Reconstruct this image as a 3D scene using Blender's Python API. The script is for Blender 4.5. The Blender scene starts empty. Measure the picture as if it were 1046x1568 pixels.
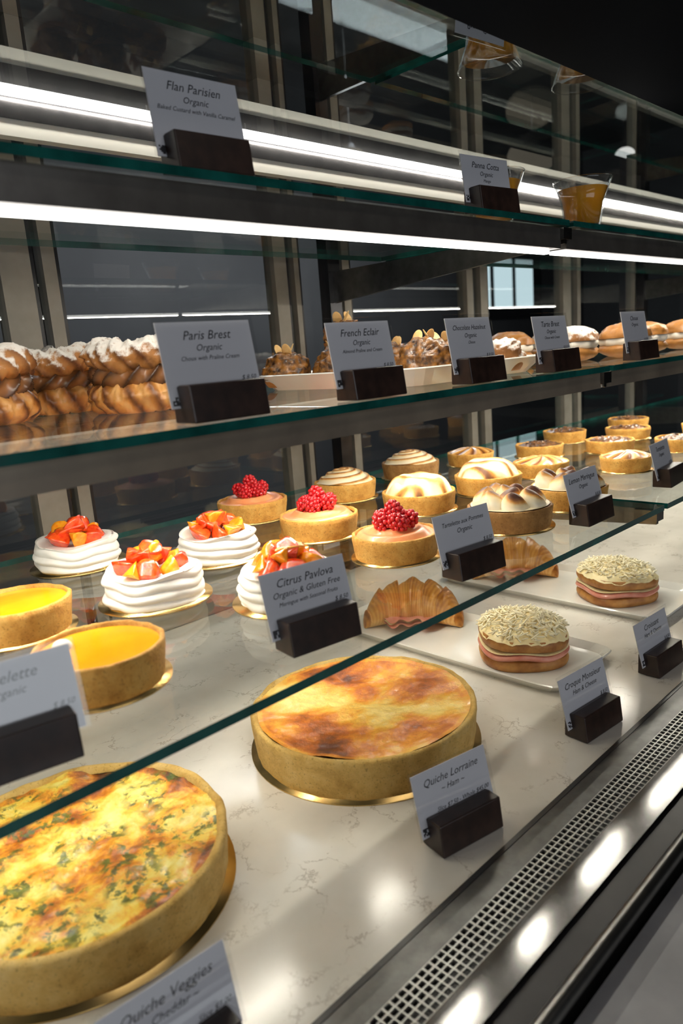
import bpy, math, random
from mathutils import Vector, Matrix, noise
random.seed(7)
pi=math.pi; sin=math.sin; cos=math.cos
K,C,B,A=.95,1.15,1.3516,1.564
COL=bpy.context.scene.collection
try:
    bpy.context.scene.view_settings.view_transform='Standard'
except Exception: pass
def N(x,y,z=0.0): return noise.noise(Vector((x,y,z)))
def FB(x,y,z=0.0,o=4):
    s=0;a=1
    for i in range(o):
        s+=a*noise.noise(Vector((x,y,z+i*7.3)));x*=2.03;y*=2.03;z*=2.03;a*=.5
    return s
def clamp(x): return max(0.,min(1.,x))
# ---------------------------------------------------------------- materials
class NT:
    def __init__(s,name):
        s.m=bpy.data.materials.new(name);s.m.use_nodes=True;s.t=s.m.node_tree;s.n=s.t.nodes
        s.n.clear();s.out=s.n.new('ShaderNodeOutputMaterial')
    def new(s,ty,**k):
        n=s.n.new(ty)
        for a,b in k.items(): setattr(n,a,b)
        return n
    def L(s,a,b): s.t.links.new(a,b)
    def coord(s): return s.new('ShaderNodeTexCoord').outputs['Object']
    def noise(s,scale,detail=4,rough=.55,dist=0,vec=None):
        n=s.new('ShaderNodeTexNoise');n.inputs['Scale'].default_value=scale;n.inputs['Detail'].default_value=detail
        n.inputs['Roughness'].default_value=rough;n.inputs['Distortion'].default_value=dist
        s.L(vec or s.coord(),n.inputs['Vector']);return n.outputs['Fac']
    def ramp(s,fac,stops,interp='LINEAR'):
        r=s.new('ShaderNodeValToRGB');r.color_ramp.interpolation=interp
        e=r.color_ramp.elements
        while len(e)>1: e.remove(e[-1])
        for i,(p,c) in enumerate(stops):
            if not hasattr(c,'__len__'): c=(c,c,c)
            x=e[0] if i==0 else e.new(p)
            x.position=p;x.color=(c[0],c[1],c[2],1)
        s.L(fac,r.inputs[0]);return r.outputs[0]
    def math(s,op,a,b=None,clamp=False):
        n=s.new('ShaderNodeMath',operation=op);n.use_clamp=clamp
        for i,x in enumerate((a,b)):
            if x is None: continue
            if hasattr(x,'links'): s.L(x,n.inputs[i])
            else: n.inputs[i].default_value=x
        return n.outputs[0]
    def mix(s,f,a,b):
        n=s.new('ShaderNodeMix',data_type='RGBA')
        for x,i in ((f,0),(a,6),(b,7)):
            if hasattr(x,'links'): s.L(x,n.inputs[i])
            elif i==0: n.inputs[0].default_value=x
            else: n.inputs[i].default_value=(x[0],x[1],x[2],1)
        return n.outputs[2]
    def attr(s,name='t'):
        n=s.new('ShaderNodeAttribute');n.attribute_name=name;return n.outputs['Fac']
    def bump(s,h,dist=.001,strength=.6):
        n=s.new('ShaderNodeBump');n.inputs['Distance'].default_value=dist;n.inputs['Strength'].default_value=strength
        s.L(h,n.inputs['Height']);return n.outputs[0]
    def bsdf(s,col,rough=.5,metal=0,spec=.5,coat=0,coatr=.1,normal=None):
        p=s.new('ShaderNodeBsdfPrincipled')
        if hasattr(col,'links'): s.L(col,p.inputs['Base Color'])
        else: p.inputs['Base Color'].default_value=(*col,1)
        if hasattr(rough,'links'): s.L(rough,p.inputs['Roughness'])
        else: p.inputs['Roughness'].default_value=rough
        p.inputs['Metallic'].default_value=metal
        p.inputs['Specular IOR Level'].default_value=spec
        p.inputs['Coat Weight'].default_value=coat;p.inputs['Coat Roughness'].default_value=coatr
        if normal: s.L(normal,p.inputs['Normal'])
        s.L(p.outputs[0],s.out.inputs[0]);return p
def simple(name,c1,c2=None,scale=40,rough=.5,bump=0,bscale=None,**k):
    t=NT(name)
    col=c1
    if c2: col=t.ramp(t.noise(scale,4),[(.35,c1),(.65,c2)])
    nm=t.bump(t.noise(bscale or scale,5),bump) if bump else None
    t.bsdf(col,rough,normal=nm,**k);return t.m
def emis(name,c,st):
    t=NT(name);e=t.new('ShaderNodeEmission');e.inputs[0].default_value=(*c,1);e.inputs[1].default_value=st
    t.L(e.outputs[0],t.out.inputs[0]);return t.m
def glass(name,tint,base=.03,gain=.6,power=5,rough=0.0):
    t=NT(name);lw=t.new('ShaderNodeLayerWeight');lw.inputs[0].default_value=.5
    f=t.math('POWER',lw.outputs['Facing'],power);f=t.math('MULTIPLY',f,gain);f=t.math('ADD',f,base,True)
    tr=t.new('ShaderNodeBsdfTransparent');tr.inputs[0].default_value=(*tint,1)
    g=t.new('ShaderNodeBsdfGlossy');g.inputs['Roughness'].default_value=rough;g.inputs[0].default_value=(.97,1,.985,1)
    mx=t.new('ShaderNodeMixShader');t.L(f,mx.inputs[0]);t.L(tr.outputs[0],mx.inputs[1]);t.L(g.outputs[0],mx.inputs[2])
    t.L(mx.outputs[0],t.out.inputs[0]);return t.m
M={}
M['glass']=glass('shelf_glass',(.975,.985,.975),.025,.6)
M['backglass']=glass('back_door_glass',(.8,.84,.85),.07,.6,4)
M['topglass']=glass('case_top_glass',(.6,.64,.65),.42,.5,3)
M['edge']=simple('glass_edge_green',(.003,.05,.042),(.008,.10,.085),25,.12,spec=.8)
M['steel']=simple('brushed_steel',(.20,.20,.195),(.26,.26,.25),60,.28,metal=1)
M['polish']=simple('polished_steel',(.34,.34,.33),(.42,.42,.41),30,.13,metal=1)
M['vent']=simple('vent_steel',(.34,.34,.33),(.42,.42,.41),60,.35,metal=.8)
M['ledge']=simple('dull_steel_ledge',(.10,.10,.10),(.14,.14,.138),60,.3,metal=.8)
M['bronze']=simple('anodised_profile',(.12,.11,.10),(.16,.15,.135),30,.3,metal=.6)
M['bronze_lit']=simple('lit_profile',(.20,.165,.13),(.30,.25,.19),12,.3,metal=.35)  # profile metal coloured browner and brighter for the pastry light it reflects
M['alu']=simple('beige_aluminium',(.24,.22,.185),(.30,.275,.235),20,.4,metal=.3)
M['dark']=simple('black_trim',(.012,.012,.014),(.02,.02,.022),30,.3)
M['darkmetal']=simple('dark_metal',(.05,.05,.055),(.07,.07,.075),30,.25,metal=.8)
M['white']=simple('white_enamel',(.6,.6,.56),None,1,.35)
M['plate']=simple('white_porcelain',(.74,.73,.68),(.78,.77,.72),20,.12,coat=.5)
M['led']=emis('led_strip',(1,.97,.92),5)
def quartz():
    t=NT('quartz_counter')
    n=t.new('ShaderNodeTexNoise');n.inputs['Scale'].default_value=14;n.inputs['Detail'].default_value=8;n.inputs['Roughness'].default_value=.65;t.L(t.coord(),n.inputs['Vector'])
    mv=t.new('ShaderNodeMix',data_type='VECTOR');mv.inputs[0].default_value=.12;t.L(t.coord(),mv.inputs[4]);t.L(n.outputs['Color'],mv.inputs[5])
    v=t.new('ShaderNodeTexVoronoi',feature='DISTANCE_TO_EDGE');v.inputs['Scale'].default_value=26;t.L(mv.outputs[1],v.inputs['Vector'])
    vein=t.ramp(v.outputs['Distance'],[(0,1),(.035,0)])
    mask=t.ramp(t.noise(19,4),[(.50,0),(.60,1)])
    f=t.math('MULTIPLY',vein,mask)
    f=t.math('MULTIPLY',f,.6)
    base=t.ramp(t.noise(14,4),[(.3,(.62,.585,.52)),(.7,(.71,.675,.61))])
    t.bsdf(t.mix(f,base,(.20,.14,.09)),.18,coat=.0,spec=.7);return t.m
M['quartz']=quartz()
def crust(name,c1,c2,c3):
    t=NT(name)
    c=t.ramp(t.noise(48,7,.65),[(.3,c1),(.5,c2),(.7,c3)])
    c=t.mix(t.ramp(t.noise(420,2),[(.58,0),(.72,.55)]),c,(c1[0]*.5,c1[1]*.45,c1[2]*.4))
    h=t.noise(300,5,.75)
    t.bsdf(c,.62,normal=t.bump(h,.0025,.9),spec=.3);return t.m
M['crust']=crust('quiche_crust',(.56,.32,.075),(.74,.48,.14),(.82,.58,.22))
M['tcrust']=crust('tart_crust',(.48,.21,.035),(.70,.36,.075),(.80,.48,.13))
M['bcrust']=crust('brown_tart_crust',(.24,.11,.03),(.38,.19,.055),(.50,.28,.09))
def lor():
    t=NT('quiche_lorraine_top')
    n1=t.noise(26,9,.72,.3);at=t.attr()
    s=t.math('ADD',t.math('MULTIPLY',n1,.70),t.math('MULTIPLY',at,.75))
    c=t.ramp(s,[(.40,(.90,.66,.18)),(.52,(.86,.48,.06)),(.62,(.78,.29,.02)),(.74,(.52,.13,.008)),(.88,(.12,.025,.004))])
    t.bsdf(c,.28,coat=.4,coatr=.18,normal=t.bump(t.noise(75,6,.65),.0028,.8));return t.m
M['lor']=lor()
def flo():
    t=NT('quiche_florentine_top')
    n1=t.noise(30,8,.7,.4);at=t.attr()
    s=t.math('ADD',t.math('MULTIPLY',n1,.95),t.math('MULTIPLY',at,.5))
    c=t.ramp(s,[(.40,(.88,.76,.22)),(.51,(.86,.60,.08)),(.60,(.80,.34,.025)),(.69,(.48,.13,.01)),(.82,(.09,.025,.008))])
    g=t.ramp(t.noise(85,6,.7,.4),[(.50,0),(.55,1)])
    g2=t.ramp(t.noise(26,3,.5),[(.42,0),(.54,1)])
    g=t.math('MULTIPLY',t.math('MULTIPLY',g,g2),.92)
    gc=t.ramp(t.noise(160,3),[(.35,(.015,.04,.005)),(.65,(.13,.18,.022))])
    t.bsdf(t.mix(g,c,gc),.33,coat=.35,coatr=.22,normal=t.bump(t.noise(100,6,.65),.003,.8));return t.m
M['flo']=flo()
M['gold']=simple('gold_board',(.75,.52,.2),None,1,.25,metal=1)
def attrmat(name,stops,rough=.4,nz=0,nscale=60,bump=0,bscale=100,**k):
    t=NT(name);s=t.attr()
    if nz: s=t.math('ADD',s,t.math('MULTIPLY',t.math('SUBTRACT',t.noise(nscale,5),.5),nz),True)
    c=t.ramp(s,stops);t.bsdf(c,rough,normal=t.bump(t.noise(bscale,5),bump) if bump else None,**k);return t.m
M['mer']=attrmat('toasted_meringue',[(0,(.82,.74,.56)),(.38,(.80,.64,.36)),(.60,(.62,.28,.05)),(.8,(.20,.07,.015)),(1,(.07,.02,.008))],.5,.4,70)
M['merw']=simple('white_meringue',(.78,.76,.70),(.82,.81,.77),60,.65,bump=.0012,bscale=45)
M['lemon']=simple('lemon_curd',(.88,.34,.003),(.92,.41,.008),20,.12,coat=.5)
M['peach']=simple('peach_cream',(.80,.27,.10),(.84,.36,.15),40,.35,coat=.3)
M['rasp']=simple('raspberry',(.46,.004,.008),(.66,.014,.018),300,.22,coat=.4)
M['orange']=simple('orange_segment',(.94,.26,.008),(.95,.40,.02),150,.18,coat=.6,bump=.0008,bscale=300)
M['gfruit']=simple('grapefruit_segment',(.78,.035,.006),(.90,.12,.015),150,.18,coat=.6,bump=.0008,bscale=300)
M['choux']=attrmat('choux_pastry',[(0,(.10,.03,.008)),(.4,(.30,.11,.022)),(.75,(.50,.22,.05)),(1,(.62,.32,.10))],.4,.6,70,.0012,200,coat=.15)
def sugar():
    t=NT('sugared_choux')
    n=t.noise(90,7,.7);s=t.attr()
    base=t.ramp(t.math('ADD',t.math('MULTIPLY',t.noise(40,4),.6),t.math('MULTIPLY',s,.4)),[(.3,(.12,.038,.008)),(.7,(.42,.18,.045))])
    geo=t.new('ShaderNodeNewGeometry');sx=t.new('ShaderNodeSeparateXYZ');t.L(geo.outputs['Normal'],sx.inputs[0])
    f=t.math('ADD',sx.outputs[2],t.math('MULTIPLY',t.math('SUBTRACT',n,.5),2.6))
    f=t.ramp(f,[(.20,0),(.7,1)]);f=t.math('MULTIPLY',f,.88)
    t.bsdf(t.mix(f,base,(.80,.77,.72)),.6,normal=t.bump(t.noise(220,5,.7),.0014,.8));return t.m
M['sugar']=sugar()
M['praline']=attrmat('praline_cream',[(0,(.018,.006,.003)),(.5,(.09,.035,.012)),(1,(.26,.11,.038))],.3,.1,coat=.2)
M['crunch']=simple('caramel_crunch',(.022,.007,.003),(.34,.14,.025),110,.3,bump=.003,bscale=140,coat=.3)
M['almond']=simple('almond_flake',(.70,.40,.14),(.78,.52,.22),100,.45)
M['choc']=simple('chocolate_filling',(.03,.012,.005),(.24,.10,.03),110,.3,bump=.002,bscale=120,coat=.4)
M['apple']=attrmat('caramel_apple',[(0,(.16,.045,.01)),(.5,(.54,.23,.04)),(1,(.76,.44,.14))],.3,.4,60,coat=.4)
M['crois']=attrmat('croissant_pastry',[(0,(.78,.46,.15)),(.4,(.62,.28,.05)),(.8,(.38,.13,.02)),(1,(.20,.06,.01))],.36,.5,80,.001,160,coat=.25)
M['ham']=simple('ham',(.60,.20,.14),(.72,.32,.24),50,.3,coat=.3)
M['bread']=simple('toasted_bread',(.30,.11,.025),(.52,.25,.065),50,.5,bump=.001,bscale=120)
M['cheese']=simple('melted_cheese',(.84,.68,.34),(.88,.77,.46),60,.4,bump=.002,bscale=150)
M['shred']=simple('grated_cheese',(.92,.84,.60),None,1,.4)
M['cream']=simple('whipped_cream',(.82,.76,.66),None,1,.45)
M['wood']=simple('walnut_block',(.016,.008,.006),(.035,.017,.012),60,.35)
M['card']=simple('card_paper',(.66,.67,.72),None,1,.5)
M['ink']=simple('black_ink',(.015,.015,.02),None,1,.6)
M['acry']=glass('clear_acrylic',(.97,.97,.97),.05,.5)
M['jelly']=simple('orange_jelly',(.92,.38,.02),(.95,.46,.04),30,.1,coat=.8)
M['vglass']=glass('verrine_glass',(.97,.97,.97),.06,.6,3)
M['floor']=simple('dark_floor_tile',(.03,.03,.03),(.05,.05,.05),3,.4)
M['wall']=simple('grey_wall_paint',(.06,.062,.066),(.085,.087,.09),1.2,.7)
M['ceil']=simple('dark_ceiling_paint',(.03,.03,.033),None,1,.8)
M['pane']=emis('reflected_daylight',(.75,.95,1.0),.9)  # glow standing in for the outside as mirrored by the back glass
M['bulb']=emis('pendant_glow',(1,.8,.6),.4)
M['spot']=emis('spot_glow',(1,.95,.9),3)
M['outer']=simple('outer_marble_ledge',(.24,.24,.25),(.32,.32,.33),18,.3)
# ---------------------------------------------------------------- mesh builder
class MB:
    def __init__(s): s.v=[];s.f=[];s.mi=[];s.t=[];s.mats=[]
    def m(s,k):
        if k not in s.mats: s.mats.append(k)
        return s.mats.index(k)
    def add(s,vs,fs,k,ts=None):
        o=len(s.v);s.v+=vs;s.t+=(ts or [0]*len(vs));i=s.m(k)
        for f in fs: s.f.append([a+o for a in f]);s.mi.append(i)
    def surf(s,fn,nu,nv,k,wu=True,wv=False,cap0=False,cap1=False,T=None):
        vs=[];ts=[]
        for j in range(nv if wv else nv+1):
            for i in range(nu if wu else nu+1):
                r=fn(i/nu,j/nv);p=Vector(r[:3])
                if T: p=T@p
                vs.append(tuple(p));ts.append(r[3] if len(r)>3 else 0.)
        W=nu if wu else nu+1;H=nv if wv else nv+1;fs=[]
        for j in range(nv):
            for i in range(nu):
                a=j*W+i;b=j*W+(i+1)%W;c=((j+1)%H)*W+(i+1)%W;d=((j+1)%H)*W+i
                fs.append((a,b,c,d))
        if cap0: fs.append(tuple(range(W-1,-1,-1)))
        if cap1: fs.append(tuple((H-1)*W+i for i in range(W)))
        s.add(vs,fs,k,ts)
    def lathe(s,prof,k,seg=64,nz=0,ns=30,T=None,cap0=False,cap1=False):
        n=len(prof)-1
        def fn(u,v):
            r,z=prof[min(n,int(round(v*n)))];a=u*2*pi
            x,y=r*cos(a),r*sin(a)
            if nz:
                q=nz*FB(x*ns,y*ns,z*ns,3);x+=cos(a)*q;y+=sin(a)*q;z+=q*.6*(1 if z>.004 else 0)
            return x,y,z
        s.surf(fn,seg,n,k,cap0=cap0,cap1=cap1,T=T)
    def disc(s,R,fn,k,nr=24,nt=72,T=None):
        def g(u,v):
            a=u*2*pi;r=max(v,.002)*R;x,y=r*cos(a),r*sin(a);h=fn(x,y,v,a);return x,y,h[0],h[1]
        s.surf(g,nt,nr,k,cap0=False,T=T)
    def blob(s,c,r,k,nz=0,ns=40,nu=16,nv=10,T=None,t=0.):
        T0=T or Matrix()
        def fn(u,v):
            a=u*2*pi;b=(v-.5)*pi*.998;x,y,z=cos(a)*cos(b),sin(a)*cos(b),sin(b)
            q=1+(nz*FB(c[0]*9+x*ns*.03,c[1]*9+y*ns*.03,c[2]*9+z*ns*.03,3) if nz else 0)
            return x*r[0]*q,y*r[1]*q,z*r[2]*q,t
        s.surf(fn,nu,nv,k,T=Matrix.Translation(c)@T0)
    def box(s,x0,x1,y0,y1,z0,z1,k,T=None):
        vs=[Vector(p) for p in((x0,y0,z0),(x1,y0,z0),(x1,y1,z0),(x0,y1,z0),(x0,y0,z1),(x1,y0,z1),(x1,y1,z1),(x0,y1,z1))]
        if T: vs=[T@p for p in vs]
        s.add([tuple(p) for p in vs],[(3,2,1,0),(4,5,6,7),(0,1,5,4),(1,2,6,5),(2,3,7,6),(3,0,4,7)],k)
    def mesh(s,name,smooth=True):
        me=bpy.data.meshes.new(name);me.from_pydata(s.v,[],s.f)
        for k in s.mats: me.materials.append(M[k])
        me.polygons.foreach_set('material_index',s.mi)
        me.polygons.foreach_set('use_smooth',[smooth]*len(s.f))
        a=me.attributes.new('t','FLOAT','POINT');a.data.foreach_set('value',s.t)
        me.update();return me
    def obj(s,name,loc=(0,0,0),rz=0,smooth=True,parent=None,bevel=0):
        return place(s.mesh(name,smooth),name,loc,rz,parent,bevel)
def place(me,name,loc=(0,0,0),rz=0,parent=None,bevel=0,scale=1):
    o=bpy.data.objects.new(name,me);COL.objects.link(o);o.location=loc;o.rotation_euler=(0,0,rz);o.scale=(scale,)*3
    if parent: o.parent=parent
    if bevel:
        b=o.modifiers.new('bevel','BEVEL');b.width=bevel;b.segments=2;b.limit_method='ANGLE'
    return o
def empty(name,loc=(0,0,0),rz=0):
    o=bpy.data.objects.new(name,None);COL.objects.link(o);o.location=loc;o.rotation_euler=(0,0,rz);o.empty_display_size=.02;return o
def bx(name,x0,x1,y0,y1,z0,z1,k,parent=None,bevel=0):
    b=MB();b.box(x0,x1,y0,y1,z0,z1,k);return b.obj(name,smooth=False,parent=parent,bevel=bevel)
# ---------------------------------------------------------------- room
bx('floor',-3,8.4,-3,4.4,-.05,0,'floor')
bx('ceiling',-3,8.4,-3,4.4,3.0,3.05,'ceil')
bx('wall_back',-3,8.4,4.3,4.4,0,3,'wall')
bx('wall_front',-3,8.4,-3.1,-3,0,3,'wall')
bx('wall_left',-3.1,-3,-3,4.4,0,3,'wall')
bx('wall_right',8.4,8.5,-3,4.4,0,3,'wall')
w=empty('window_reflection')  # glowing panels added in place of the outside's reflection in the back doors
for i in range(3):
    bx('pane_%d'%i,6.1+i*.40,6.42+i*.40,4.27,4.28,1.72,2.20,'pane',w)
bx('frame',6.0,7.4,4.28,4.3,1.62,2.3,'darkmetal',w)
# ---------------------------------------------------------------- display case
counter=empty('display_counter')
X0,X1=-.35,2.9;YB=1.09;ZT=1.708
def strip(name,*a,parent=counter,**k): return bx(name,*a,parent=parent,**k)
strip('cabinet_body',X0,X1,.21,1.12,.0,.90,'darkmetal')
strip('quartz_counter',X0,X1,.334,YB-.002,.90,K,'quartz')
strip('counter_gasket',X0,X1,.329,.334,.90,K+.001,'dark')
strip('steel_ledge',X0,X1,.306,.329,.90,K+.0005,'ledge')
strip('vent_trench',X0,X1,.2755,.306,.90,K-.016,'dark')
strip('steel_front_ledge',X0,X1,.246,.2755,.90,K+.0005,'polish')
strip('front_channel',X0,X1,.222,.246,.90,K-.004,'dark')
g=MB()
n=5
for i in range(n+1):
    y=.2758+i*.006; g.box(.2,X1,y-.0007,y+.0007,K-.002,K+.0004,'vent')
x=.2
while x<2.4:
    g.box(x-.0008,x+.0008,.2757,.3059,K-.002,K+.0003,'vent');x+=.0075
g.obj('vent_grille',parent=counter,smooth=False)
g=MB();g.surf(lambda u,v:(X0+(X1-X0)*v,.213+.0065*cos(u*2*pi),K+.004+.0065*sin(u*2*pi)),16,1,'steel');g.obj('front_rail',parent=counter)
strip('outer_ledge',X0,X1,-.12,.205,.90,K-.01,'outer')
LG=1.27
def area(nm,loc,sx,sy,e,rot,col=(1,.93,.80),parent=None):
    l=bpy.data.lights.new(nm,'AREA');l.shape='RECTANGLE';l.size=sx;l.size_y=sy;l.energy=e*LG;l.color=col
    o=bpy.data.objects.new(nm,l);COL.objects.link(o);o.location=loc;o.rotation_euler=rot;o.parent=parent;return o
def shelf(y0,y1,z,kind='',th=.008):
    for i,(a,b) in enumerate(((X0,1.050),(1.062,X1))):
        p=empty('glass_shelf')
        m=MB();m.box(a,b,y0,y1,z-th,z,'glass')
        m.m('edge')
        for fi in (2,3,4,5): m.mi[fi]=1
        m.obj('pane',parent=p,smooth=False)
        if kind=='open':
            m=MB();b-=.004
            m.box(a,b,y0+.012,y0+.016,z-.038,z-.009,'bronze')
            m.box(a,b,y0+.016,y0+.044,z-.038,z-.009,'bronze')
            m.box(a,b,y0+.031,y0+.040,z-.043,z-.038,'led')
            m.obj('led_profile',parent=p,smooth=False)
            area('led_tube',((a+b)/2,y0+.0355,z-.0435),b-a,.006,1.5*(b-a),(math.radians(14),0,0),parent=p)
        if kind=='lip':
            m=MB();b-=.004
            m.box(a,b,y0+.012,y0+.016,z-.032,z-.009,'bronze_lit')
            m.box(a,b,y0+.016,y0+.040,z-.026,z-.009,'bronze_lit')
            m.obj('front_profile',parent=p,smooth=False)
            m=MB();m.box(a,b,.672,.702,z-.020,z-.009,'white');m.box(a,b,.682,.692,z-.022,z-.020,'led')
            m.obj('led_profile',parent=p,smooth=False)
            area('led_tube',((a+b)/2,.687,z-.0225),b-a,.008,2.3*(b-a),(math.radians(-4),0,0),parent=p)
YA,YBs,YC=.559,.497,.4146
shelf(YA,.93,A,'open');shelf(YBs,1.03,B,'lip');shelf(YC,1.05,C)
def arm(nm,x,y0,z,p,h0=.022,h1=.06):
    m=MB();w=.004
    pts=[(y0,z-.009),(YB-.02,z-.009),(YB-.02,z-.009-h1),(y0,z-.009-h0)]
    vs=[(x-w,q[0],q[1]) for q in pts]+[(x+w,q[0],q[1]) for q in pts]
    m.add(vs,[(0,1,2,3),(7,6,5,4),(0,4,5,1),(1,5,6,2),(2,6,7,3),(3,7,4,0)],'steel')
    m.box(x-.012,x+.012,y0-.004,y0+.03,z-.012-h0*.6,z-.009,'steel')
    m.obj(nm,parent=p,smooth=False)
for i,x in enumerate((1.056,2.5)):
    p=empty('shelf_support_upright')
    arm('upper_arm',x,YA+.01,A,p);arm('middle_arm',x,YBs+.01,B,p);arm('lower_arm',x,YC+.012,C,p)
    strip('post',x-.016,x+.016,YB-.03,YB-.003,K+.001,ZT,'darkmetal',parent=p)
doors=empty('sliding_back_door')
for i,(x,wd) in enumerate(((.02,.03),(.45,.045),(.50,.02),(.945,.03),(.985,.012),(1.12,.02),(1.55,.025),(1.61,.03),(2.03,.045),(2.1,.02),(2.5,.04))):
    strip('stile_%d'%i,x-wd/2,x+wd/2,YB,YB+.03,K,1.95,'alu',parent=doors)
    strip('stile_seal_%d'%i,x+wd/2,x+wd/2+.006,YB+.002,YB+.03,K,1.95,'dark',parent=doors)
strip('rail_top',X0,X1,YB-.002,YB+.025,1.885,1.925,'darkmetal',parent=doors)
strip('rail_bottom',X0,X1,YB+.001,YB+.03,K,K+.05,'alu',parent=doors)
m=MB();m.add([(X0,YB+.012,K),(X1,YB+.012,K),(X1,YB+.012,1.95),(X0,YB+.012,1.95)],[(0,1,2,3)],'backglass');m.obj('pane',parent=doors)
top=empty('top_glass_panel')
m=MB();m.add([(X0,.47,ZT),(X1,.47,ZT),(X1,YB,ZT),(X0,YB,ZT)],[(0,1,2,3)],'topglass');m.obj('glass',parent=top)
hd=empty('header_light_fixture')
strip('channel',X0,X1,.868,.885,1.680,1.7065,'darkmetal',parent=hd)
strip('reflector',X0,X1,.870,.885,1.662,1.680,'white',parent=hd)
strip('led',X0,X1,.863,.868,1.7025,1.7070,'led',parent=hd)
area('header_tube',((X0+X1)/2,.861,1.7015),X1-X0,.003,2.2,(math.radians(20),0,0),parent=hd)
strip('end_panel',X0-.02,X0,.25,YB,K,ZT,'darkmetal',parent=None)
# ---------------------------------------------------------------- price cards
def tag(loc,rz,lines,price='$ 8.50',sc=1.0,tilt=14,ch=.058):
    e=empty('price_card_stand',loc,math.radians(rz))
    m=MB();T=None
    w=.037;pts=[(-.016,0),(.014,0),(.014,.027),(.003,.030),(-.012,.030)]
    vs=[(-w,a,b) for a,b in pts]+[(w,a,b) for a,b in pts];n=len(pts)
    m.add(vs,[tuple(range(n)),tuple(range(2*n-1,n-1,-1))]+[(i,i+n,(i+1)%n+n,(i+1)%n) for i in range(n)],'wood')
    m.obj('block',parent=e,smooth=False,bevel=.0012)
    R=Matrix.Translation((0,.0035,.012))@Matrix.Rotation(math.radians(-tilt),4,'X')
    m=MB();m.box(-.045,.045,-.0004,.0004,0,ch,'card',T=R)
    for i in range(5):
        for j in range(5):
            if random.random()<.6: m.box(-.043+i*.0014,-.0416+i*.0014,-.0006,-.0004,.002+j*.0014,.0034+j*.0014,'ink',T=R)
    m.obj('card',parent=e,smooth=False)
    m=MB();m.box(-.048,.048,-.0016,-.0008,-.001,ch+.004,'acry',T=R);m.obj('acrylic_sleeve',parent=e,smooth=False)
    def text(s,z,size,x=0,al='CENTER'):
        c=bpy.data.curves.new('label_text','FONT');c.body=s;c.size=size;c.align_x=al;c.shear=.35;c.resolution_u=2
        c.materials.append(M['ink']);o=bpy.data.objects.new('label_text',c);COL.objects.link(o);o.parent=e
        o.matrix_local=R@Matrix.Translation((x,-.0006,z))@Matrix.Rotation(pi/2,4,'X')
    z=ch-.0145
    for i,s in enumerate(lines):
        text(s,z,min(.0105,.150/len(s)) if i==0 else (.0078 if i==1 else .0052));z-=.0092 if i<1 else .0075
    text(price,.0178,.0058,.041,'RIGHT')
    e.scale=(sc,)*3
    return e
tag((.175,.362,K+.001),-4,['Quiche Veggies','~ Cheddar ~'],'Slice $7.00')
tag((.486,.372,K+.001),-12,['Quiche Lorraine','~ Ham ~'],'Slice $7.50 - Whole $45.00')
tag((.738,.368,K+.001),-6,['Croque Monsieur','Ham & Cheese'])
tag((.940,.372,K+.001),-3,['Croissant','Ham & Cheese'])
tag((.144,.468,C+.001),-10,['Tartelette','Organic'])
tag((.405,.460,C+.001),-8,['Citrus Pavlova','Organic & Gluten Free','Meringue with Seasonal Fruits'])
tag((.645,.462,C+.001),-6,['Tartelette aux Pommes','Organic'])
tag((.918,.460,C+.001),0,['Lemon Meringue','Organic'])
tag((1.20,.468,C+.001),5,['Tartelette','Organic'])
tag((.372,.520,B+.001),-2,['Paris Brest','Organic','Choux with Praline Cream'],sc=1.04,tilt=10,ch=.068)
tag((.560,.520,B+.001),-2,['French Eclair','Organic','Almond Praline and Cream'],tilt=10,ch=.066)
tag((.752,.520,B+.001),0,['Chocolate Hazelnut','Organic','Choux'],tilt=10,ch=.066)
tag((.942,.520,B+.001),0,['Tarte Brest','Organic','Choux with Cream'],tilt=10,ch=.064)
tag((1.21,.520,B+.001),0,['Choux','Organic'],tilt=10,ch=.066)
tag((.428,.580,A+.001),-3,['Flan Parisien','Organic','Baked Custard with Vanilla Caramel'],sc=1.06,tilt=8,ch=.070)
tag((.885,.582,A+.001),-6,['Panna Cotta','Organic','Mango'],sc=1.05,tilt=8)
# ---------------------------------------------------------------- pastries
def board(m,R): m.lathe([(0.0005,0),(R,0),(R,.0016),(0.0005,.0016)],'gold',72)
def quiche(name,loc,top,hf,rz=0,R=.131):
    m=MB();board(m,R+.005)
    H=.046
    m.lathe([(R-.003,.0017),(R-.001,.012),(R,.024),(R+.001,.036),(R+.0015,H-.001),(R,H+.0015),(R-.003,H+.002),(R-.006,H),(R-.008,H-.004)],'crust',200,.0018,30)
    m.disc(R-.006,hf,top,70,220)
    return m.obj(name,loc,rz)
def hl(x,y,v,a):
    z=.042+.0035*FB(x*18,y*18,1,5)+.004*v**3-.002*(1-v)
    d=abs(x*.8-y*.15+.010*N(y*25,x*10,4))/.045
    t=.08+.36*min(1,d)+.38*FB(x*16+3,y*16,2,5)
    if v>.955: t=t*.4+.15
    return z,clamp(t)
quiche('quiche_lorraine',(.560,.567,K),'lor',hl,.7)
def hfz(x,y,v,a):
    z=.041+.006*FB(x*22,y*22,3,5)+.003*v**3
    t=.12+.55*FB(x*15+8,y*15,5,4)+.46*max(0,1-math.hypot(x-.04,y-.07)/.05)+(.18 if v>.93 else 0)
    return z,clamp(t)
quiche('quiche_florentine',(.213,.588,K),'flo',hfz)
def shell(m,R,H,k='tcrust'):
    board(m,R+.003)
    m.lathe([(R-.003,.0017),(R-.0015,H*.4),(R,H*.8),(R+.0006,H),(R-.001,H+.0012),(R-.0035,H+.0008),(R-.0045,H-.003)],k,100,.0013,75)
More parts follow.
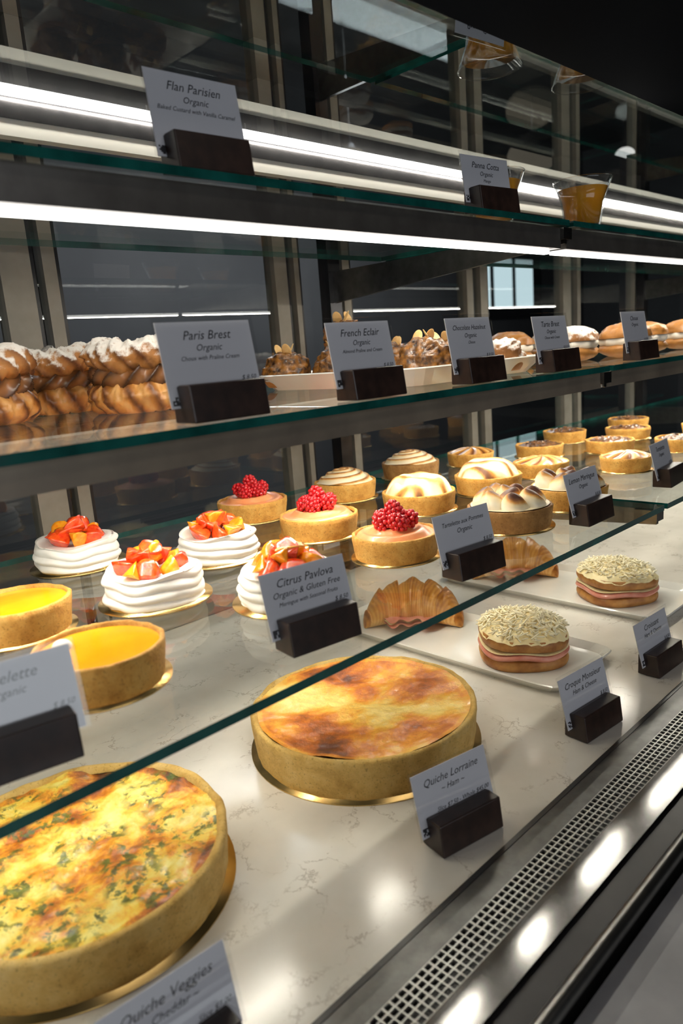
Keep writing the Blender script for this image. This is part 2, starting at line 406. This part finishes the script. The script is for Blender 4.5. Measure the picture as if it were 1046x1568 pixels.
def raspberry(m,c,r,ax):
    T=Matrix.Translation(c)@Matrix.Rotation(ax[0],4,'Z')@Matrix.Rotation(ax[1],4,'X')
    rows=6
    for j in range(rows):
        b=(-.42+.84*j/(rows-1)+.06)*pi*.95;n=max(1,int(9*cos(b)+.5))
        for i in range(n):
            a=2*pi*(i+.5*(j%2))/n
            p=T@Vector((r*.80*cos(a)*cos(b),r*.80*sin(a)*cos(b),r*1.05*sin(b)))
            m.blob(p,(r*.29,)*3,'rasp',nu=8,nv=6)
    m.blob(c,(r*.84,)*3,'rasp',nu=10,nv=8)
def rasp_tart(loc,R=.055,seed=0):
    rnd=random.Random(seed);m=MB();H=.030;shell(m,R,H)
    def h(x,y,v,a):
        return H-.003+.010*(1-v**3)*1.0+.0022*sin(v*16+a+seed),0
    m.disc(R-.0035,h,'peach',30,72)
    for i in range(5):
        a=i*2*pi/5+seed;raspberry(m,Vector((.0175*cos(a),.0175*sin(a),H+.0155)),.0112,(rnd.random()*6,.7+rnd.random()*.7))
    raspberry(m,Vector((0,0,H+.027)),.0112,(rnd.random()*6,.5))
    return m.obj('raspberry_tart',loc)
rasp_tart((.706,.935,C),.056,1);rasp_tart((.682,.752,C),.0555,2.3);rasp_tart((.653,.583,C),.053,4.1)
def lemon(loc,R=.052):
    m=MB();H=.033;shell(m,R,H)
    m.disc(R-.0035,lambda x,y,v,a:(H-.0015-.001*v**4,0),'lemon',12,72)
    m.blob((-.02,.022,H),(.008,.008,.006),'merw')
    return m.obj('lemon_tart',loc)
lemon((.250,.735,C));lemon((.243,.548,C),.0535)
def pavlova(loc,seed=0,R=.058):
    rnd=random.Random(seed);m=MB();board(m,R+.004);H=.034
    def fn(u,v):
        a=u*2*pi
        if v<.8:
            w=v/.8;z=.002+H*w
            prof=1-.15*w-.10*(1-w)**3
            ph=w*3.2+u*2.0+.25*N(cos(a)*1.5+seed,sin(a)*1.5,5)
            r=R*prof+.0042*abs(sin(pi*ph))**.6-.0025+.0034*N(cos(a)*2+seed,sin(a)*2,w*3)
            return r*cos(a),r*sin(a),z+.002*sin(a*2+seed)*w+.0012*sin(a*5+seed)*w
        w=(v-.8)/.2;r=R*.85*(1-w)+.0005;z=.002+H-.008*sin(w*pi*.5)+.002*sin(a*2+seed)*(1-w)+.0022*sin(w*9+a*1)*(1-w)
        return r*cos(a),r*sin(a),z
    m.surf(fn,140,60,'merw')
    n=15
    for i in range(n):
        a=i*2*pi/8+rnd.random()*.5;rr=.027 if i<8 else (.013 if i<13 else .003)
        c=(rr*cos(a),rr*sin(a),H+.003+(.010 if i>=8 else 0)+(.006 if i>=13 else 0)+rnd.random()*.004)
        k='orange' if rnd.random()<.5 else 'gfruit'
        T=Matrix.Rotation(rnd.random()*6,4,'Z')@Matrix.Rotation(rnd.uniform(-.9,.9),4,'X')@Matrix.Rotation(rnd.uniform(-.6,.6),4,'Y')
        L=rnd.uniform(.012,.018)
        def seg(u,v,T=T,c=c,L=L):
            t=(v-.5)*2;b=(1-abs(t)**2.6)**.55 if abs(t)<1 else 0
            ang=u*2*pi
            tri=1/max(.5,cos(((ang+pi/3)%(2*pi/3))-pi/3))
            rad=.0074*b*tri*.86
            x=t*L;y=rad*cos(ang)-.004*t*t;z=rad*sin(ang)
            return tuple(T@Vector((x,y,z))+Vector(c))
        m.surf(seg,24,14,k)
    return m.obj('citrus_pavlova',loc)
for i,p in enumerate(((.405,.930),(.388,.706),(.530,.785),(.470,.572))): pavlova((*p,C),i+3,.058 if i!=2 else .056)
def mer_tart(loc,kind,seed=0,R=.056,k='tcrust'):
    rnd=random.Random(seed);m=MB();H=.030;shell(m,R,H,k)
    if kind=='swirl':
        def h(x,y,v,a):
            rg=.5+.5*sin(v*26+a*2+.8*N(x*40,y*40,seed));return H-.002+.020*(1-v**2.2)+.006*rg*(1-v*.3),clamp(rg**2*.85*(1-v*.2)+.05)
        m.disc(R-.004,h,'mer',70,130)
    elif kind=='wave':
        def h(x,y,v,a):
            q=x*.9+y*.3;rg=abs(sin(q*105+2.5*N(x*30,y*30,seed)));e=(1-v**5)
            return H-.002+e*(.014+.014*rg**.7+.003*N(x*50,y*50,seed)),clamp(rg**3*.72+.45*N(x*40,y*40,9+seed))
        m.disc(R-.004,h,'mer',60,130)
    elif kind=='peak':
        cs=[(.033*cos(i*2*pi/7+seed),.033*sin(i*2*pi/7+seed)) for i in range(7)]+[(0,0),(.012,.01)]
        m.disc(R-.004,lambda x,y,v,a:(H+.002,.2),'mer',6,48)
        for (cx,cy) in cs:
            ln=rnd.random()*6
            def fn(u,v,cx=cx,cy=cy,ln=ln):
                a=u*2*pi;r=.0180*(cos(v*pi/2)**.62)*(1+.06*sin(a*5+v*5));z=.024*v
                bend=.008*v*v
                return cx+r*cos(a)+bend*cos(ln),cy+r*sin(a)+bend*sin(ln),H+.001+z,clamp((v-.2)*1.3+.3*sin(a+ln))
            m.surf(fn,20,14,'mer')
    return m.obj('lemon_meringue_tart',loc)
mer_tart((.890,.905,C),'swirl',1,.054);mer_tart((.872,.724,C),'wave',2,.057);mer_tart((.845,.542,C),'peak',3,.057,'bcrust')
mer_tart((1.10,.93,C),'swirl',4,.056,'bcrust');mer_tart((1.035,.705,C),'wave',5,.056);mer_tart((.995,.535,C),'peak',6,.056)
def nut(loc,R=.05,seed=0,kind='apple'):
    m=MB();H=.026
    shell(m,R,H)
    if kind=='apple':
        def h(x,y,v,a):
            rg=.5+.5*sin(a*9+v*5);return H-.002+.012*(1-v*v)+.004*rg*v,clamp(rg)
        m.disc(R-.003,h,'apple',24,90);nm='apple_tart'
    else:
        def h(x,y,v,a):
            return H+.001+.008*abs(FB(x*70,y*70,seed,3))*(1-v**4)-.003*v**4,0
        m.disc(R-.0045,h,'choc',30,72);nm='chocolate_hazelnut_tart'
    return m.obj(nm,loc,seed)
nut((1.26,.90,C),.048,1);nut((1.20,.70,C),.05,2);nut((1.30,.585,C),.045,3)
for i,p in enumerate(((1.40,.82),(1.50,.71),(1.62,.88),(1.70,.76),(1.56,.585),(1.80,.62),(1.88,.84))): nut((*p,C),.05,i*1.3,'choc')
# Paris-Brest: split ring of twisted choux, praline rosettes, sugared lid
def pbrest(loc,seed=0,R=.040):
    m=MB()
    def ring(zc,rs,hz,k,tw,nr,amp,fz=.06,nu=300,nv=44,off=0,sharp=.6):
        def fn(u,v):
            a=u*2*pi;b=v*2*pi
            w2=1-2*abs(sin((nr*a+tw*b)/2+seed+.7*N(cos(a)*2,sin(a)*2,seed)))**sharp
            px,py=cos(a)*5,sin(a)*5
            q=1+amp*w2+fz*FB(px+seed,py,b*1.1,4)+.05*sin(2*a+seed)
            r=R+off+rs*q*cos(b);z=zc+hz*q*sin(b)+.0025*sin(3*a+seed*2)*(1 if zc>.03 else 0);return r*cos(a),r*sin(a),max(0.0,z),.5-.5*w2
        m.surf(fn,nu,nv,k,wv=True)
    ring(.018,.024,.018,'choux',2,14,.07,.22,sharp=1.2)
    ring(.041,.0205,.016,'praline',-4,14,.20,.04)
    ring(.063,.0250,.018,'sugar',4,18,.09,.20,sharp=1.0)
    return m.obj('paris_brest',loc,seed)
pbrest((.448,.775,B),.4);pbrest((.415,.935,B),1.7);pbrest((.285,.855,B),2.9)
def tray(name,x0,x1,y0,y1,z,h=.018,th=.004):
    cx,cy=(x0+x1)/2,(y0+y1)/2;hx,hy=(x1-x0)/2,(y1-y0)/2
    m=MB()
    def rr(u,sx,sy):
        a=u*2*pi;c,s=cos(a),sin(a);n=14
        d=(abs(c)**n+abs(s)**n)**(-1/n);return sx*c*d,sy*s*d
    pr=[(.0005,0),(.88,0),(1.0,h),(.985,h+.0015),(.87,th),(.0005,th)]
    def fn(u,v):
        s,z=pr[int(round(v*5))]
        dx=hx-(1-s)*min(hx,hy) if s>.5 else s;dy=hy-(1-s)*min(hx,hy) if s>.5 else s
        x,y=rr(u,dx,dy);return x,y,z
    m.surf(fn,96,5,'plate')
    return m.obj(name,(cx,cy,z),smooth=False)
tray('serving_tray',.70,1.02,.575,.90,B,.022)
def choux(loc,R=.038,seed=0,k='crunch',fl=True,name='almond_choux'):
    rnd=random.Random(seed);m=MB()
    def fn(u,v):
        a=u*2*pi;b=v*pi/2
        q=1+.15*FB(cos(a)*cos(b)*2.5+seed,sin(a)*cos(b)*2.5,sin(b)*2.5,5)
        rr=R*q*(cos(b)**.7 if b<pi/2-.01 else .01);return rr*cos(a),rr*sin(a),.012+R*1.05*q*sin(b),.6
    m.surf(fn,72,32,k)
    m.surf(lambda u,v:((R*.8+R*.22*sin(v*pi*.5))*cos(u*2*pi),(R*.8+R*.22*sin(v*pi*.5))*sin(u*2*pi),.014*v,.6),40,6,'choux',cap0=True)
    if fl:
        for i in range(3):
            T=Matrix.Translation((.010*cos(i*2.1),.010*sin(i*2.1),R+.016))@Matrix.Rotation(i*2.1+seed,4,'Z')@Matrix.Rotation(.5,4,'X')
            m.blob((0,0,0),(.0075,.0012,.012),'almond',T=T,nu=14)
    return m.obj(name,loc)
TZ=B+.0042
for i,(x,y,z) in enumerate(((.745,.865,TZ),(.785,.795,TZ),(.865,.845,TZ),(.77,.715,TZ),(.845,.755,TZ),(.795,.635,TZ),(.875,.665,TZ),(.92,.80,TZ))): choux((x,y,z),.037 if i!=5 else .040,i+1)
choux((.82,.81,TZ+.046),.033,22)
choux((.945,.615,TZ),.034,31,'sugar',False,'powdered_choux');choux((.975,.70,TZ),.034,33,'sugar',False,'powdered_choux')
def puff(loc,R=.04,seed=0):
    m=MB()
    m.blob((0,0,.016),(R,R,.016),'choux',nz=.1,t=.7,nu=32)
    def cr(u,v):
        a=u*2*pi;b=(v-.5)*pi;r=R*(.82+.15*cos(b))*(1+.05*sin(a*9+seed));return r*cos(a),r*sin(a),.030+.008*sin(b)
    m.surf(cr,72,8,'cream')
    def fn(u,v):
        a=u*2*pi;b=v*pi/2;q=1+.1*FB(cos(a)*2+seed,sin(a)*2,b*2,3)
        return R*q*cos(b)**.8*cos(a),R*q*cos(b)**.8*sin(a),.036+.026*q*sin(b),.6
    m.surf(fn,40,14,'choux' if seed%2 else 'sugar')
    return m.obj('cream_puff',loc)
for i,p in enumerate(((1.24,.66),(1.35,.61),(1.37,.72),(1.50,.64),(1.60,.73),(1.66,.62),(1.85,.66),(1.26,.80),(1.48,.83))): puff((*p,B+.0005),.046,i)
tray('serving_plate',.776,.941,.434,.86,K,.012);tray('serving_plate',1.076,1.26,.424,.86,K,.012)
def sandwich(loc,seed=0,rz=0):
    rnd=random.Random(seed);m=MB();R=.062
    def outline(a,s): 
        n=2.6;d=(abs(cos(a))**n+abs(sin(a))**n)**(-1/n)
        q=s*d*(1+.025*N(cos(a)*2+seed,sin(a)*2,s*20));return q*cos(a),q*sin(a)
    def slab(z0,h,s,k,wav=0,tl=0):
        def fn(u,v):
            a=u*2*pi
            if v<.2: ss=s*(v/.2)*.97+.0005;z=z0
            elif v>.8: ss=s*((1-v)/.2)*.97+.0005;z=z0+h
            else:
                w=(v-.2)/.6;ss=s*(.96+.04*sin(w*pi));z=z0+h*w
            x,y=outline(a,ss);return x,y,z+wav*sin(a*5+seed)*(ss/s)+tl*x,.5
        m.surf(fn,72,20,k)
    slab(0,.014,R,'bread');slab(.0155,.0075,R*1.02,'ham',.0022,.01);slab(.0245,.002,R*1.0,'cheese',.0018,.02)
    slab(.028,.015,R*1.0,'bread',0,.05)
    def zt(x,y,v): return .0435+.015*(1-v**2.5)+.05*x
    def h(u,v):
        a=u*2*pi;s=R*1.0*max(v,.003);x,y=outline(a,s)
        z=zt(x,y,v)+.003*FB(x*80,y*80,seed,3)-(.006*max(0,v-.9)*10*(.5+.5*N(cos(a)*4,sin(a)*4,seed)))
        return x,y,z,0
    m.surf(h,80,26,'cheese')
    for i in range(520):
        a=rnd.random()*2*pi;r=R*.98*math.sqrt(rnd.random());x,y=r*cos(a),r*sin(a);v=r/R
        z=zt(x,y,v)+.0015+rnd.random()*.005;d=rnd.random()*pi;l=rnd.uniform(.003,.008)
        T=Matrix.Translation((x,y,z))@Matrix.Rotation(d,4,'Z')@Matrix.Rotation(rnd.uniform(-.6,.6),4,'Y')
        m.box(-l,l,-.0008,.0008,-.0007,.0007,'shred',T=T)
    return m.obj('croque_monsieur_sandwich',loc,rz)
sandwich((.862,.537,K+.0045),1,2.3);sandwich((1.168,.54,K+.0045),2,2.6)
def croissant(loc,rz,seed=0):
    m=MB()
    def fn(u,v):
        s=(v-.5)*2;a=u*2*pi
        rad=.038*(1-abs(s)**2.3)**.7+.001 if abs(s)<1 else .001
        st=(abs(s)*3.2+.1+.10*sin(a*1+seed))%1.0;rad*=(1.07-.17*st**1.5) 
        rad*=1+.05*FB(s*6+seed,cos(a)*1.5,sin(a)*1.5,3)
        th=s*.80;Rb=.110
        cx=Rb*sin(th);cy=Rb*cos(th)-Rb
        px=cx+rad*cos(a)*sin(th);py=cy+rad*cos(a)*cos(th)
        return px,py,rad*.9+rad*.88*sin(a),clamp(.58-st*.55+.28*sin(a)+.14*sin(s*110+a*2))
    m.surf(fn,40,200,'crois')
    for z0,k,e in ((.016,'ham',.052),(.020,'cheese',.046),(.0235,'ham',.049)):
        def g(u,v,z0=z0,e=e):
            th=(u-.5)*1.15;rr=.110-e*v-.004*sin(u*17)*v;return rr*sin(th),rr*cos(th)-.110,z0-.004*v+.0015*sin(th*14)*v
        m.surf(g,40,4,k,wu=False)
    return m.obj('ham_cheese_croissant',loc,rz)
croissant((.880,.755,K+.0045),-.95,1);croissant((1.185,.755,K+.0045),-.95,2)
def verrine(loc):
    m=MB()
    m.lathe([(.001,.0),(.026,.0),(.028,.003),(.033,.040),(.044,.070),(.046,.074),(.044,.073),(.0315,.040),(.026,.006),(.001,.006)],'vglass',48)
    m.lathe([(.001,.007),(.0255,.007),(.0308,.040),(.0390,.060),(.001,.060)],'jelly',48)
    return m.obj('mango_verrine',loc)
verrine((1.17,.60,A+.0005));verrine((.985,.645,A+.0005))
# ---------------------------------------------------------------- shop lamps and added room fill
def pend(x,y,z,k,r):
    m=MB();m.blob((0,0,0),(r,r,r*.7),k,nu=24,nv=16);m.lathe([(.004,r*.6),(.004,3.0-z)],'dark',8);m.lathe([(r*.35,r*.55),(.02,r*.95),(.004,r)],'dark',24)
    m.obj('pendant_lamp',(x,y,z))
pend(4.76,2.8,2.60,'bulb',.17);pend(5.73,2.6,2.68,'spot',.07);pend(3.4,3.2,2.5,'bulb',.10)
def room_light(nm,loc,sx,sy,e,rot,col):
    l=bpy.data.lights.new(nm,'AREA');l.shape='RECTANGLE';l.size=sx;l.size_y=sy;l.energy=e;l.color=col
    o=bpy.data.objects.new(nm,l);COL.objects.link(o);o.location=loc;o.rotation_euler=rot
room_light('front_fill',(-.5,-2.9,1.9),3.5,1.8,34,(math.radians(90),0,0),(.90,.94,1))  # unseen cool fill, added in front to brighten the card faces
room_light('ledge_fill',(.6,-1.0,2.96),1.5,.4,5,(0,0,0),(1,.9,.8))  # unseen warm fill added above the outer ledge
room_light('back_room_fill',(3.0,3.0,2.96),3,.5,70,(0,0,0),(.97,.97,1))  # unseen fill added to lift the dark background behind the doors
wd=bpy.data.worlds.new('world');bpy.context.scene.world=wd;wd.use_nodes=True
wd.node_tree.nodes['Background'].inputs[0].default_value=(.5,.6,.7,1);wd.node_tree.nodes['Background'].inputs[1].default_value=.02
# ---------------------------------------------------------------- camera
cd=bpy.data.cameras.new('camera');cam=bpy.data.objects.new('camera',cd);COL.objects.link(cam)
cd.sensor_fit='VERTICAL';cd.sensor_height=36;cd.lens=36*1120/1568;cd.clip_start=.01
r=Vector((.7051,-.7051,-.0754)).normalized();bk=Vector((-.6796,-.7022,.2123)).normalized();up=bk.cross(r).normalized();r=up.cross(bk)
mt=Matrix((r,up,bk)).transposed().to_4x4();mt.translation=(0,0,1.40);cam.matrix_world=mt
cd.dof.use_dof=True;cd.dof.focus_distance=.98;cd.dof.aperture_fstop=6
bpy.context.scene.camera=cam
